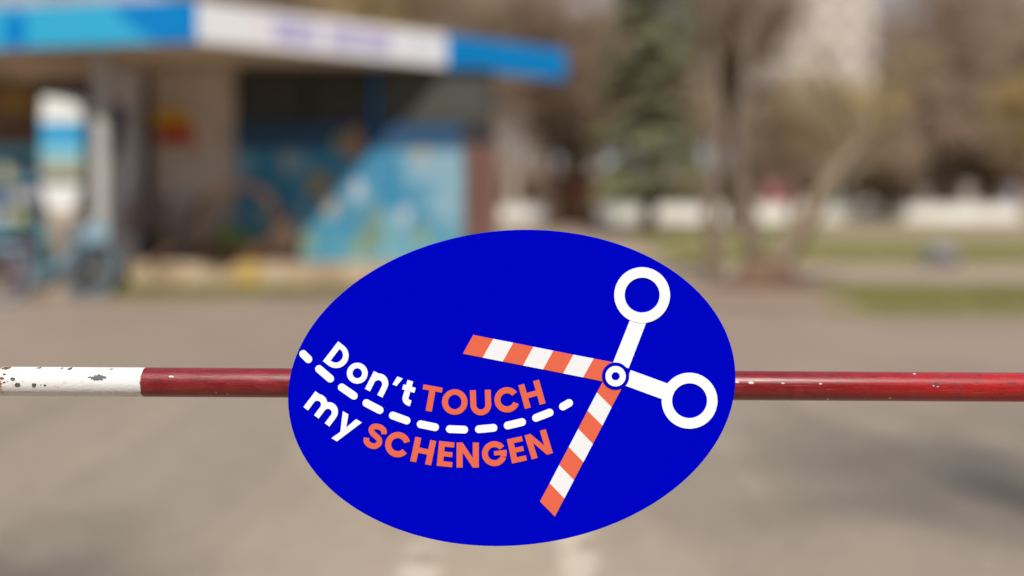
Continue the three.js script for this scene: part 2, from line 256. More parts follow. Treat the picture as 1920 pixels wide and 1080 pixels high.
function bicycle(pos, turn, label) {
  const t = thing('bicycle', pos, turn, label, 'bicycle');
  const blue = mat(0.2, 0.36, 0.47, 0.4), R = 0.34, A = V(-0.53, R, 0), B = V(0.53, R, 0);
  for (const c of [A, B]) {
    const w = part('wheel', new THREE.TorusGeometry(R - 0.03, 0.02, 8, 40).translate(c.x, c.y, 0), blue, t); w.name = 'wheel';
    part('tyre', new THREE.TorusGeometry(R - 0.002, 0.022, 8, 40).translate(c.x, c.y, 0), M.rubber, w);
    const sp = []; for (let i = 0; i < 24; i++) { const a = i / 24 * 6.283, e = V(c.x + Math.cos(a) * (R - 0.03), c.y + Math.sin(a) * (R - 0.03), 0); sp.push(rod(V(c.x + Math.cos(a + 0.5) * 0.03, c.y + Math.sin(a + 0.5) * 0.03, i % 2 ? 0.025 : -0.025), e, 0.0025, 0.0025, 4)); }
    part('spokes', sp, M.steel, w);
    part('mudguard', new THREE.TorusGeometry(R + 0.04, 0.034, 6, 24, 2.7).rotateZ(c === A ? 1.0 : 0.35).translate(c.x, c.y, 0), blue, t);
  }
  const bb = V(-0.1, 0.3, 0), seat = V(-0.27, 0.82, 0), head = V(0.38, 0.88, 0), hl = V(0.42, 0.72, 0);
  part('frame', [rod(bb, seat, 0.017), rod(seat, head, 0.015), rod(bb, hl, 0.019), rod(hl, head, 0.02), rod(bb, A, 0.012), rod(V(-0.25, 0.76, 0), A, 0.011), rod(hl, B, 0.014), rod(head, V(0.35, 1.02, 0), 0.016)], blue, t);
  part('saddle', new THREE.SphereGeometry(0.13, 16, 10).scale(1, 0.35, 0.65).translate(-0.29, 0.9, 0), M.rubber, t); part('seat_post', rod(seat, V(-0.285, 0.88, 0), 0.013), M.steel, t);
  part('handlebar', new THREE.TubeGeometry(new THREE.CatmullRomCurve3([V(0.18, 1.04, -0.3), V(0.33, 1.06, -0.2), V(0.36, 1.03, 0), V(0.33, 1.06, 0.2), V(0.18, 1.04, 0.3)]), 24, 0.012, 8), M.steel, t);
  part('basket', [box(0.3, 0.02, 0.34, 0.58, 0.76, 0), box(0.02, 0.24, 0.34, 0.73, 0.88, 0), box(0.02, 0.24, 0.34, 0.44, 0.88, 0), box(0.27, 0.24, 0.015, 0.585, 0.88, 0.17), box(0.27, 0.24, 0.015, 0.585, 0.88, -0.17)], mat(0.26, 0.4, 0.48, 0.6), t);
  part('pedal', [rod(bb, V(-0.02, 0.15, 0.06), 0.01), box(0.09, 0.02, 0.07, -0.02, 0.15, 0.1), rod(bb, V(-0.18, 0.45, -0.06), 0.01), box(0.09, 0.02, 0.07, -0.18, 0.45, -0.1)], M.steel, t);
  part('chainwheel', new THREE.TorusGeometry(0.09, 0.012, 6, 24).translate(-0.1, 0.3, 0.04), M.steel, t);
}
bicycle(V(-6.2, 0.005, -14.35), 0.55, 'light blue bicycle parked at the left in front of the totem');
{ const t = thing('shopping_bag', P(38, 0, 15.4).setY(0), 0.2, 'dark red bag standing behind the bicycle at the left', 'bag');
  const g = new RoundedBoxGeometry(0.36, 0.72, 0.26, 4, 0.06), p = g.attributes.position; for (let i = 0; i < p.count; i++) { const k = p.getY(i); p.setX(i, p.getX(i) * (1 - 0.2 * k) + 0.02 * Math.sin(k * 20)); } g.translate(0, 0.36, 0); g.computeVertexNormals();
  part('sack', g, mottled(0.1, 0.035, 0.03, 0.3, 6, 0.9, 71), t); part('handle', new THREE.TorusGeometry(0.1, 0.012, 8, 20, Math.PI).translate(0, 0.71, 0.05), M.rubber, t); }
function deckChair(px, z, turn, m, label) {
  const t = thing('deck_chair', V(X(px, z), 0.345, -z), turn, label, 'deck chair');
  for (const s of [-0.27, 0.27]) { part('frame_rail', rod(V(0.42, 0.02, s), V(-0.36, 1.0, s), 0.024), M.wood, t); part('leg', rod(V(-0.4, 0.02, s * 0.86), V(0.3, 0.5, s * 0.86), 0.022), M.wood, t); }
  for (const [x, y, l] of [[-0.36, 1.0, 0.3], [0.3, 0.5, 0.26], [0.42, 0.05, 0.28]]) part('crossbar', rod(V(x, y, -l), V(x, y, l), 0.022), M.wood, t);
  const g = new THREE.PlaneGeometry(1, 0.46, 20, 4), p = g.attributes.position; for (let i = 0; i < p.count; i++) { const u = p.getX(i) + 0.5, s = p.getY(i); p.setXYZ(i, -0.36 + 0.66 * u, 1.0 - 0.5 * u - 0.24 * Math.sin(u * Math.PI), s); } g.computeVertexNormals();
  part('sling', g, m, t);
}
deckChair(338, 17.0 - 0.45, 3.6, mottled(0.03, 0.26, 0.52, 0.25, 4, 0.9, 81), 'blue sling deck chair leaning open against the plaster wall');
deckChair(268, 17.0 - 0.4, 2.2, mottled(0.22, 0.17, 0.2, 0.25, 4, 0.9, 83), 'dull mauve sling deck chair nearest the lilac grey pier');
{ // wicker planter with a tall arched handle and green leaves
  const z = 16.55, t = thing('wicker_planter', V(X(450, z), 0.345, -z), 0, 'wicker planter with arched handle and green leaves before the mosaic', 'planter');
  const wk = mottled(0.64, 0.36, 0.235, 0.35, 20, 0.85, 91), dk = mottled(0.2, 0.12, 0.075, 0.35, 20, 0.9, 93);
  const hoops = []; for (let i = 0; i < 9; i++) hoops.push(new THREE.TorusGeometry(0.38 + i * 0.018, 0.02, 6, 36).rotateX(Math.PI / 2).scale(1.05, 1, 0.62).translate(0, 0.03 + i * 0.035, 0)); part('basket', hoops, dk, t);
  for (let i = 0; i < 22; i++) { const a = i / 22 * 6.283; part('stake', rod(V(Math.cos(a) * 0.4, 0, Math.sin(a) * 0.24), V(Math.cos(a) * 0.57, 0.36, Math.sin(a) * 0.34), 0.01, 0.01, 5), dk, t); }
  part('handle', new THREE.TubeGeometry(new THREE.CatmullRomCurve3([V(-0.55, 0.3, 0), V(-0.58, 0.85, 0), V(-0.4, 1.1, 0), V(0, 1.2, 0), V(0.36, 1.1, 0), V(0.52, 0.85, 0), V(0.6, 0.3, 0)]), 48, 0.055, 8), wk, t);
  const r = rng(19), lv = []; for (let i = 0; i < 420; i++) { const a = r() * 6.28, q = Math.sqrt(r()), g = new THREE.SphereGeometry(0.045 + r() * 0.03, 5, 4).scale(1, 0.18, 0.5).rotateZ(r() * 1.6 - 0.5).rotateY(r() * 6.28); lv.push(g.translate(-0.12 + Math.cos(a) * q * 0.36, 0.3 + r() * 0.3 * (1.1 - q), Math.sin(a) * q * 0.26)); }
  part('foliage', lv, mat(0.33, 0.52, 0.1, 0.8), t).userData.kind = 'stuff';
}
{ const z = 16.5, t = thing('burlap_sack', V(X(532, z), 0.345, -z), 0.3, 'dark brown sack slumped right of the wicker planter', 'sack');
  const g = new THREE.SphereGeometry(0.3, 28, 20), p = g.attributes.position; for (let i = 0; i < p.count; i++) { const v = V().fromBufferAttribute(p, i), n = 1 + 0.16 * (fbm(v.x * 9 + 5, v.y * 7 + v.z * 9 + 5, 3) - 0.5); p.setXYZ(i, v.x * 0.85 * n * (1 - v.y * 0.5), Math.max(-0.29, v.y * 1.25) * n + 0.33, v.z * 0.75 * n); } g.computeVertexNormals();
  part('body', g, mottled(0.1, 0.06, 0.04, 0.4, 14, 0.95, 95), t); part('neck', new THREE.LatheGeometry([[0.09, 0], [0.05, 0.06], [0.1, 0.17], [0.07, 0.18]].map(a => new THREE.Vector2(...a)), 14).translate(0, 0.64, 0), mottled(0.16, 0.1, 0.065, 0.4, 14, 0.95, 97), t); }
{ const t = thing('timber_crate', V(X(385, 16.5), 0.345, -16.5), 0, 'low brown wooden crate between deck chair and wicker planter', 'crate');
  for (const s of [-1, 1]) for (let i = 0; i < 2; i++) part('slat', box(0.5, 0.1, 0.015, 0, 0.07 + i * 0.13, s * 0.15), M.wood, t);
  for (const s of [-1, 1]) for (let i = 0; i < 2; i++) part('slat', box(0.015, 0.1, 0.28, s * 0.256, 0.07 + i * 0.13, 0), M.wood, t);
  part('base', box(0.5, 0.015, 0.28, 0, 0.01, 0), M.wood, t); }

// ---------------------------------------------------------------- far walls, houses and blocks
{ // low white wall across the park
  const z = 53, t = thing('low_wall', V(X(1140, z), 0, -z), 0, 'long low white wall across the far end of the grass', 'wall');
  const x0 = X(940, z) - t.position.x, x1 = X(1912, z) - t.position.x, n = 12, st = (x1 - x0) / n;
  const wm = [mottled(0.8, 0.78, 0.74, 0.1, 5, 0.8, 101), mottled(0.76, 0.73, 0.69, 0.12, 5, 0.8, 103)], bl = mottled(0.32, 0.38, 0.45, 0.15, 5, 0.8, 105);
  for (let i = 0; i < n; i++) { const p = part('wall_panel', box(st - 0.015, 0.78, 0.2, x0 + (i + 0.5) * st, 0.39, 0), i === 1 ? bl : wm[i % 2], t, i === 1 ? 'blue grey panel of the wall' : undefined); part('coping', box(st - 0.01, 0.05, 0.28, x0 + (i + 0.5) * st, 0.808, 0), wm[1], p); }
}
for (const [px, h, w, m, name, label, cat] of [
  [1730, 1.45, 0.45, mottled(0.3, 0.26, 0.225, 0.15, 5, 0.9, 111), 'stone_pillar', 'pale stone pillar behind the white wall, just right of the dark trunk', 'pillar'],
  [1812, 1.75, 0.5, mottled(0.42, 0.37, 0.325, 0.15, 5, 0.9, 113), 'stone_pillar', 'whitest stone pillar behind the white wall, second from right', 'pillar'],
  [1893, 1.6, 0.5, mottled(0.3, 0.285, 0.32, 0.15, 5, 0.9, 115), 'stone_pillar', 'lilac grey stone pillar behind the right end of white wall', 'pillar'],
  [962, 2.4, 0.5, mottled(0.4, 0.34, 0.28, 0.15, 5, 0.9, 117), 'stone_pillar', 'beige stone pillar seen right of the reddish brown shelter pier', 'pillar']]) {
  const z = 55, t = thing(name, V(X(px, z), 0, -z), 0, label, cat);
  part('shaft', box(w, h, w, 0, h / 2, 0, 0.03), m, t); part('cap', box(w + 0.14, 0.14, w + 0.14, 0, h + 0.072, 0, 0.02), m, t); part('plinth', box(w + 0.1, 0.25, w + 0.1, 0, 0.125, 0, 0.02), m, t);
}
for (const [px, w, h, c, label] of [[1446, 0.55, 1.9, [0.42, 0.16, 0.18], 'dull pink upright board behind the white wall'], [1480, 0.5, 1.75, [0.5, 0.07, 0.13], 'crimson upright board behind the white wall, left of leaning trunk'], [1566, 0.6, 1.7, [0.16, 0.33, 0.27], 'sea green upright board behind the white wall, right of leaning trunk']]) {
  const z = 54.5, t = thing('sign_board', V(X(px, z), 0, -z), 0, label, 'board');
  part('panel', box(w, h - 0.3, 0.06, 0, (h + 0.3) / 2, 0, 0.02), mat(...c, 0.6), t); for (const s of [-1, 1]) part('post', box(0.06, h, 0.06, s * (w / 2 - 0.08), h / 2, -0.062), M.steel, t);
}
function building(name, px0, px1, z, floors, cols, wallM, label, roofM, gable) {
  const x0 = X(px0, z), x1 = X(px1, z), w = x1 - x0, fh = 2.9, h = floors * fh, D = 10, t = thing(name, V((x0 + x1) / 2, 0, -z), 0, label, 'building');
  part('wall', box(w, h, D, 0, h / 2, -D / 2), wallM, t);
  const gm = mat(0.2, 0.2, 0.2, 0.3), fm = mat(0.6, 0.58, 0.54, 0.7), cw = w / cols, pw = cw * 0.42;
  const fg = mergeGeometries([box(pw + 0.16, 0.08, 0.1, 0, 0.79, 0), box(pw + 0.24, 0.08, 0.18, 0, -0.79, 0.02), box(0.08, 1.5, 0.1, pw / 2 + 0.04, 0, 0), box(0.08, 1.5, 0.1, -pw / 2 - 0.04, 0, 0), box(0.05, 1.5, 0.07, 0, 0, 0)]), pg = box(pw, 1.5, 0.03, 0, 0, 0.012);
  const rows = Math.min(floors, Math.ceil((EYE + 400 * z / F) / fh));
  for (let j = 0; j < rows; j++) for (let i = 0; i < cols; i++) { const f = part('window', fg, fm, t); f.position.set(-w / 2 + (i + 0.5) * cw, j * fh + 1.6, 0.052); part('pane', pg, gm, f); }
  for (let j = 1; j < rows; j++) part('string_course', box(w + 0.06, 0.12, 0.06, 0, j * fh + 0.1, 0.032), wallM, t);
  if (gable) { const s = new THREE.Shape([[-w / 2 - 0.4, 0], [w / 2 + 0.4, 0], [0, gable]].map(a => new THREE.Vector2(...a))); part('roof', new THREE.ExtrudeGeometry(s, { depth: D + 0.6, bevelEnabled: false }).translate(0, h + 0.01, -D - 0.3), roofM, t); part('chimney', box(0.5, 1.2, 0.5, w * 0.22, h + gable * 0.7 + 0.4, -3), wallM, t); }
  else part('roof', box(w + 0.5, 0.35, D + 0.5, 0, h + 0.18, -D / 2), roofM, t);
}
const conc = mottled(0.4, 0.37, 0.33, 0.2, 10, 0.95, 121);
building('apartment_block', 1405, 1640, 112, 9, 5, mottled(0.58, 0.51, 0.44, 0.15, 10, 0.95, 123), 'tall cream apartment block seen between bare crowns at upper right', conc);
building('apartment_block', 1858, 2120, 118, 9, 5, mottled(0.34, 0.35, 0.37, 0.15, 10, 0.95, 125), 'grey blue apartment block at the top right corner', conc);
building('apartment_block', 800, 1015, 105, 8, 5, mottled(0.24, 0.205, 0.19, 0.15, 10, 0.95, 127), 'pale apartment block behind the right part of the canopy', conc);
building('house', 1770, 1865, 84, 3, 3, mottled(0.52, 0.42, 0.34, 0.15, 10, 0.95, 129), 'pale house with reddish roof among bare crowns at right', mottled(0.42, 0.16, 0.1, 0.25, 12, 0.9, 131), 2.0);
{ // reddish brown shed right of the shelter
  const z = 47, x0 = X(1028, z), x1 = X(1122, z), w = x1 - x0, t = thing('shed', V((x0 + x1) / 2, 0, -z), 0, 'reddish brown shed under the trees right of the shelter', 'shed');
  const bm = [mottled(0.26, 0.125, 0.075, 0.3, 9, 0.9, 133), mottled(0.23, 0.11, 0.065, 0.3, 9, 0.9, 135)];
  part('wall', box(w - 0.06, 2.0, 1.8, 0, 1.0, -0.95), bm[1], t); const nb = 9, bw = w / nb; for (let i = 0; i < nb; i++) part('board', box(bw - 0.012, 2.02, 0.03, -w / 2 + (i + 0.5) * bw, 1.01, -0.02 + 0.004 * (i % 2)), bm[i % 2], t);
  part('roof', box(w + 0.4, 0.09, 2.4, 0, 0, 0).rotateX(0.12).translate(0, 2.2, -0.9), mottled(0.3, 0.18, 0.1, 0.3, 9, 0.9, 137), t);
}
{ // grey boulder beside the path
  const z = 20.9, t = thing('boulder', V(X(1765, z), 0, -z), 0.4, 'blue grey boulder at the edge of the pale path', 'boulder');
  const g = new THREE.IcosahedronGeometry(0.36, 4), p = g.attributes.position; for (let i = 0; i < p.count; i++) { const v = V().fromBufferAttribute(p, i), n = 0.82 + 0.4 * fbm(v.x * 4 + 9, v.y * 4 + v.z * 3 + 9, 3), k = 1 - 0.75 * v.y; p.setXYZ(i, v.x * n * k, Math.max(-0.02, v.y * 0.72 * n + 0.2) , v.z * n * k); } g.computeVertexNormals();
  part('stone', g, mottled(0.17, 0.165, 0.165, 0.3, 8, 0.95, 141), t);
}

// ---------------------------------------------------------------- trees
const bark = mottled(0.27, 0.205, 0.15, 0.35, 12, 0.95, 151), barkDark = mottled(0.12, 0.085, 0.06, 0.35, 12, 0.95, 153), barkMid = mottled(0.2, 0.155, 0.115, 0.3, 12, 0.95, 156), barkWarm = mottled(0.27, 0.205, 0.145, 0.3, 12, 0.95, 155);
const twigBrown = mat(0.36, 0.265, 0.185, 1), twigTan = mat(0.4, 0.305, 0.205, 1), twigDark = mat(0.25, 0.178, 0.122, 1), twigGold = mat(0.42, 0.31, 0.13, 1);
function twigMesh(list) {           // list of [a, b, radius]: three-sided tapering twigs in one geometry
  const n = list.length, pos = new Float32Array(n * 18 * 1 * 3), d = V(), u = V(), w = V(); let o = 0;
  for (const [a, b, r] of list) {
    d.subVectors(b, a).normalize(); u.set(Math.abs(d.y) < 0.9 ? 0 : 1, Math.abs(d.y) < 0.9 ? 1 : 0, 0).cross(d).normalize(); w.crossVectors(d, u);
    const q = [], e = []; for (let k = 0; k < 3; k++) { const c = Math.cos(k * 2.0944) * r, s = Math.sin(k * 2.0944) * r; q.push([a.x + u.x * c + w.x * s, a.y + u.y * c + w.y * s, a.z + u.z * c + w.z * s]); e.push([b.x + (u.x * c + w.x * s) * 0.4, b.y + (u.y * c + w.y * s) * 0.4, b.z + (u.z * c + w.z * s) * 0.4]); }
    for (let k = 0; k < 3; k++) { const l = (k + 1) % 3; for (const v of [q[k], q[l], e[l], q[k], e[l], e[k]]) { pos[o++] = v[0]; pos[o++] = v[1]; pos[o++] = v[2]; } }
  }
  const g = new THREE.BufferGeometry(); g.setAttribute('position', new THREE.BufferAttribute(pos, 3)); g.computeVertexNormals(); return g;
}
function limb(pts, r0, r1, seg = 7) {  // a tapering bent limb
  const c = new THREE.CatmullRomCurve3(pts), n = pts.length * 3, g = new THREE.TubeGeometry(c, n, 1, seg), p = g.attributes.position, q = V();
  for (let i = 0; i <= n; i++) { c.getPointAt(i / n, q); const r = r0 + (r1 - r0) * i / n; for (let k = 0; k <= seg; k++) { const j = i * (seg + 1) + k; p.setXYZ(j, q.x + (p.getX(j) - q.x) * r, q.y + (p.getY(j) - q.y) * r, q.z + (p.getZ(j) - q.z) * r); } }
  g.deleteAttribute('uv'); g.setAttribute('uv', new THREE.BufferAttribute(new Float32Array(p.count * 2).map((_, i) => i % 2 ? p.getY(i >> 1) * 0.5 : (i >> 1) % (seg + 1) / seg), 2)); g.computeVertexNormals(); return g;
}
// bare tree: trunk with limbs and branches, crown of many thin twigs
function bareTree(seed, o) {
  const r = rng(seed), H = o.fork, cc = V(o.lean || 0, o.crownY, 0), trunks = [], tw = [];
  const top = V((o.lean || 0) * 0.45, H, 0), mid = V((o.lean || 0) * 0.18 + (r() - 0.5) * 0.15, H * 0.5, (r() - 0.5) * 0.15);
  trunks.push(limb([V(0, -0.05, 0), V(0.02, 0.12, 0), mid, top], o.r, o.r * 0.72));
  const nl = o.limbs || 9;
  for (let i = 0; i < nl; i++) {
    const a = i * 2.4 + r(), q = Math.sqrt((i + 0.5) / nl), up = r();
    const e = V(cc.x + Math.cos(a) * q * o.rx * 0.8, cc.y + (up - 0.45 + (1 - q) * 0.5) * o.ry * 1.1, Math.sin(a) * q * o.rx * 0.8), m = V().lerpVectors(top, e, 0.5); m.y += 0.12 * o.ry; m.x += (r() - 0.5) * 0.3;
    trunks.push(limb([top.clone().add(V(0, -0.1 * r(), 0)), m, e], o.r * 0.45, o.r * 0.12, 6));
    for (let k = 0; k < (o.subs || 7); k++) {
      const s = V().lerpVectors(top, e, 0.35 + 0.65 * r()), b = r() * 6.28, len = o.rx * (0.35 + 0.35 * r()), f = V(s.x + Math.cos(b) * len, s.y + (r() - 0.3) * len * (o.droop ? 0.3 : 1), s.z + Math.sin(b) * len);
      tw.push([s, f, o.r * 0.1 + 0.008]);
      for (let t = 0; t < o.twigs; t++) {
        const g0 = V().lerpVectors(s, f, 0.15 + 0.85 * r()), c = r() * 6.28, L = o.tl * (0.4 + 0.8 * r()), dy = o.droop ? -(0.5 + r()) : (r() - 0.25) * 1.3;
        const g1 = V(g0.x + Math.cos(c) * L * (o.droop ? 0.45 : 1), g0.y + dy * L, g0.z + Math.sin(c) * L * (o.droop ? 0.45 : 1)); tw.push([g0, g1, o.tr]);
        if (r() < 0.7) { const g2 = V().lerpVectors(g0, g1, 0.5), c2 = c + 1 - 2 * r(); tw.push([g2, V(g2.x + Math.cos(c2) * L * 0.5, g2.y + (r() - 0.2) * L * 0.6 * (o.droop ? -1 : 1), g2.z + Math.sin(c2) * L * 0.5), o.tr * 0.8]); }
      }
    }
  }
  return { trunk: mergeGeometries(trunks), crown: twigMesh(tw) };
}
const kinds = {
  tall: bareTree(101, { fork: 3.4, r: 0.26, crownY: 7.2, rx: 3.2, ry: 4.4, limbs: 12, subs: 10, twigs: 20, tl: 1.1, tr: 0.013 }),
  tall2: bareTree(202, { fork: 2.6, r: 0.22, crownY: 6.4, rx: 2.9, ry: 4.6, limbs: 12, subs: 10, twigs: 20, tl: 1.0, tr: 0.013 }),
  round: bareTree(303, { fork: 1.3, r: 0.3, crownY: 2.9, rx: 1.9, ry: 1.9, limbs: 12, subs: 9, twigs: 20, tl: 0.6, tr: 0.012 }),
  willow: bareTree(404, { fork: 3.0, r: 0.24, crownY: 6.2, rx: 2.5, ry: 3.4, limbs: 12, subs: 10, twigs: 22, tl: 1.6, tr: 0.012, droop: true }),
};
function tree(kind, px, z, s, turn, bm, tm, label, group, sy = s) {
  const t = thing(kind === 'willow' ? 'willow_tree' : kind === 'round' ? 'round_tree' : 'bare_tree', V(X(px, z), 0, -z), turn, label, 'tree', group);
  const k = kinds[kind], a = part('trunk', k.trunk, bm, t), b = part('crown', k.crown, tm, t); t.scale.set(s, sy, s); return t;
}
// behind the canopy and right of the shelter
tree('tall2', 600, 34, 1.15, 0.4, bark, twigGold, 'olive brown tree rising behind the white part of the canopy');
tree('tall', 760, 40, 1.3, 1.4, bark, twigTan, 'tan bare tree behind the canopy left of the pale block');
tree('tall', 440, 30, 1.05, 2.4, bark, twigTan, 'bare tree behind the canopy corner at upper left');
tree('tall2', 1032, 42, 1.1, 0.9, barkDark, twigDark, 'dark brown tree with a dark trunk just right of the canopy end');
tree('round', 1085, 48, 1.5, 0.2, barkDark, twigDark, 'dark rounded bare tree above the reddish brown shed', undefined, 1.6);
tree('tall', 930, 58, 1.4, 4, bark, twigBrown, 'brown bare tree behind the end of the deep blue fascia');
tree('tall2', 1125, 62, 1.5, 5, bark, twigBrown, 'brown bare tree left of the dark green spruce');
// right of the spruce
tree('tall', 1372, 40, 1.15, 2.2, barkDark, twigDark, 'dark stemmed tree standing right beside the spruce');
tree('willow', 1485, 39, 0.86, 0.7, bark, twigTan, 'tan drooping willow in front of the left part of the cream block', undefined, 0.8);
tree('tall2', 1400, 58, 0.9, 3.3, barkDark, twigBrown, 'brown bare tree between the spruce and the tan willow');
tree('willow', 1590, 57, 0.98, 1.9, bark, twigGold, 'golden willow in front of the cream apartment block');
tree('round', 1664, 51.5, 1.15, 1.1, barkDark, twigBrown, 'round headed bare tree with dark trunk before the white wall');
tree('round', 1775, 58, 1.75, 2.1, barkDark, twigBrown, 'broad brown rounded tree behind the pillars at right');
tree('tall', 1790, 64, 1.35, 0.3, bark, twigBrown, 'tall brown tree right of the cream apartment block');
tree('tall2', 1825, 60, 1.0, 1.0, bark, twigBrown, 'brown bare tree in front of the reddish roofed house', undefined, 0.8);
tree('willow', 1915, 58, 1.1, 2.7, bark, twigGold, 'golden olive willow at the right edge of the view');
tree('tall', 1768, 70, 1.5, 4.4, bark, twigBrown, 'brown tree just right of the cream block, behind the dark evergreen bush');
// leafless bushes behind the white wall
{ const r = rng(55), bush = bareTree(606, { fork: 0.35, r: 0.09, crownY: 1.35, rx: 1.5, ry: 1.25, limbs: 12, subs: 9, twigs: 24, tl: 0.55, tr: 0.013 });
  for (let i = 0; i < 17; i++) { const z = 57.5 + r() * 3, px = 925 + i * 60 + r() * 20, s = 0.9 + r() * 0.45, t = thing('bare_bush', V(X(px, z), 0, -z), r() * 6, 'leafless brown bush in the row just behind the white wall', 'bush', 'leafless bushes behind the white wall'); const m = [twigBrown, twigDark, twigBrown][i % 3]; part('stem', bush.trunk, bark, t); part('crown', bush.crown, m, t); t.scale.set(s, s * (1 + r() * 0.3), s); } }
// row of alike trees far behind
{ const r = rng(77); let i = 0; for (const px of [640, 720, 880, 1010, 1090, 1180, 1230, 1790, 1850, 1920, 1990]) { tree(i % 2 ? 'tall' : 'tall2', px, 76 + r() * 16, 1.45 + r() * 0.35, r() * 6, bark, i % 3 ? twigBrown : twigTan, 'bare brown tree in the hazy far row behind the park', 'bare brown trees of the far row'); i++; } }
{ // slender trunks in the near grass and the leaning one
  const one = (name, pts, r0, r1, label, seed, bm, tw) => {
    const t = thing(name, pts[0].clone().setY(0), 0, label, 'tree'), l = pts.map(p => p.clone().sub(t.position)), r = rng(seed), list = [], e = l[l.length - 1], b = l[l.length - 2];
    const gs = [limb([l[0].clone().add(V(0, -0.05, 0)), ...l.slice(1)], r0, r1, 9)];
    for (let i = 0; i < 9; i++) { const s = V().lerpVectors(b, e, 0.2 + 0.8 * r()), a = r() * 6.28, f = V(s.x + Math.cos(a) * 0.7, s.y + 0.8 + r() * 0.9, s.z + Math.sin(a) * 0.6); gs.push(limb([s, V().lerpVectors(s, f, 0.5).add(V(0, 0.1, 0)), f], r1 * 0.45, r1 * 0.12, 5)); for (let k = 0; k < 26; k++) { const g0 = V().lerpVectors(s, f, 0.3 + 0.7 * r()), c = r() * 6.28, L = 0.3 + r() * 0.5; list.push([g0, V(g0.x + Math.cos(c) * L, g0.y + (r() - 0.3) * L * 1.3, g0.z + Math.sin(c) * L), 0.006]); } }
    part('trunk', mergeGeometries(gs), bm, t); part('crown', twigMesh(list), tw, t);
  };
  const z = 16.6;
  one('young_tree', [P(1336, 540, z), P(1340, 470, z), P(1330, 400, z), P(1348, 250, z), P(1335, 120, z), P(1350, -60, z)], 0.14, 0.06, 'slender grey trunk left of the brown leaf mound', 1, barkMid, twigDark);
  one('young_tree', [P(1418, 535, z + 0.4), P(1412, 470, z + 0.4), P(1405, 400, z + 0.4), P(1385, 330, z + 0.4), P(1395, 180, z + 0.4), P(1420, -60, z + 0.4)], 0.15, 0.06, 'forked grey brown trunk rising from the leaf mound', 2, barkMid, twigDark);
  one('leaning_tree', [P(1430, 540, z + 0.2), P(1470, 480, z + 0.2), P(1520, 405, z + 0.1), P(1560, 335, z), P(1620, 260, z - 0.2)], 0.19, 0.13, 'leaning tree with a sunlit tan stem slanting up to the right', 3, barkWarm, twigGold);
}
{ // mound of red brown leaves
  const z = 16.3, t = thing('leaf_mound', V(X(1440, z), 0, -z), 0, 'mound of red brown dead leaves at the foot of leaning tree', 'leaf mound');
  const g = new THREE.SphereGeometry(0.62, 32, 16, 0, 6.2832, 0, Math.PI / 2), p = g.attributes.position; for (let i = 0; i < p.count; i++) { const v = V().fromBufferAttribute(p, i), n = 0.8 + 0.45 * fbm(v.x * 4 + 3, v.z * 4 + v.y * 3, 4); p.setXYZ(i, v.x * n, v.y * n * 0.8 * Math.max(0.25, 1 - Math.hypot(v.x, v.z)), v.z * n * 0.8); } g.computeVertexNormals();
  part('heap', g, mottled(0.14, 0.085, 0.055, 0.4, 12, 1, 161), t);
  const r = rng(9), lv = []; for (let i = 0; i < 1400; i++) { const a = r() * 6.28, q = Math.pow(r(), 0.6) * 0.85, y = 0.42 * Math.pow(1 - q / 0.9, 1.3); lv.push(new THREE.OctahedronGeometry(0.035, 0).scale(1, 0.12, 0.6).rotateX((r() - 0.5) * 2).rotateY(r() * 6).translate(Math.cos(a) * q, y + 0.02, Math.sin(a) * q * 0.7)); }
  part('leaves', lv, mat(0.18, 0.105, 0.068, 1), t).userData.kind = 'stuff';
  const s = struct('bare_soil', plan([[2.1, 14.2], [3.2, 13.3], [4.3, 13.2], [4.5, 14.6], [4.4, 17], [2.3, 17]], 0.024, 0.2), mottled(0.25, 0.175, 0.125, 0.25, 8, 1, 163), 'reddish bare soil around the leaf mound and trunks');
}
function conifer(px, z, h, w, seed, label, name, c, y0 = 1.1, pw = 0.75) {   // tiers of drooping boughs covered in needles
  const t = thing(name, V(X(px, z), 0, -z), 0, label, 'tree'), r = rng(seed), boughs = [], nd = [];
  part('trunk', limb([V(0, -0.05, 0), V(0.03, h * 0.5, 0), V(0, h * 0.97, 0)], w * 0.08, 0.03), barkDark, t);
  for (let y = y0; y < h; y += 0.2 + r() * 0.14) {
    const k = 1 - (y - y0) / (h - y0 + 0.3), n = 8; for (let i = 0; i < n; i++) {
      if (r() < 0.14) continue;
      const a = r() * 6.28, L = w * 0.5 * (0.22 + 0.83 * Math.pow(k, pw)) * (0.6 + 0.55 * r()), e = V(Math.cos(a) * L, y - L * 0.22, Math.sin(a) * L), s = V(0, y, 0), m = V().lerpVectors(s, e, 0.5).add(V(0, 0.1 * L, 0)); boughs.push([s, m, 0.03], [m, e, 0.02]);
      const cnt = Math.round(60 * L); for (let q = 0; q < cnt; q++) { const u = 0.2 + 0.8 * r(), g0 = u < 0.5 ? V().lerpVectors(s, m, u * 2) : V().lerpVectors(m, e, u * 2 - 1), b = r() * 6.28, l = 0.16 + 0.2 * r(); nd.push([g0, V(g0.x + Math.cos(b) * l + Math.cos(a) * 0.1, g0.y - (0.1 + r() * 0.6) * l, g0.z + Math.sin(b) * l + Math.sin(a) * 0.1), 0.036]); }
    }
  }
  part('bough', twigMesh(boughs), barkDark, t); part('crown', twigMesh(nd), mat(...c, 1), t); return t;
}
conifer(1217, 37, 14.5, 3.5, 7, 'large grey green spruce standing alone before the white wall', 'spruce_tree', [0.23, 0.232, 0.128], 1.5, 0.45);
conifer(1662, 57, 6.6, 2.4, 8, 'dark green evergreen above the round headed bare tree', 'evergreen_tree', [0.1, 0.125, 0.06], 3.6);
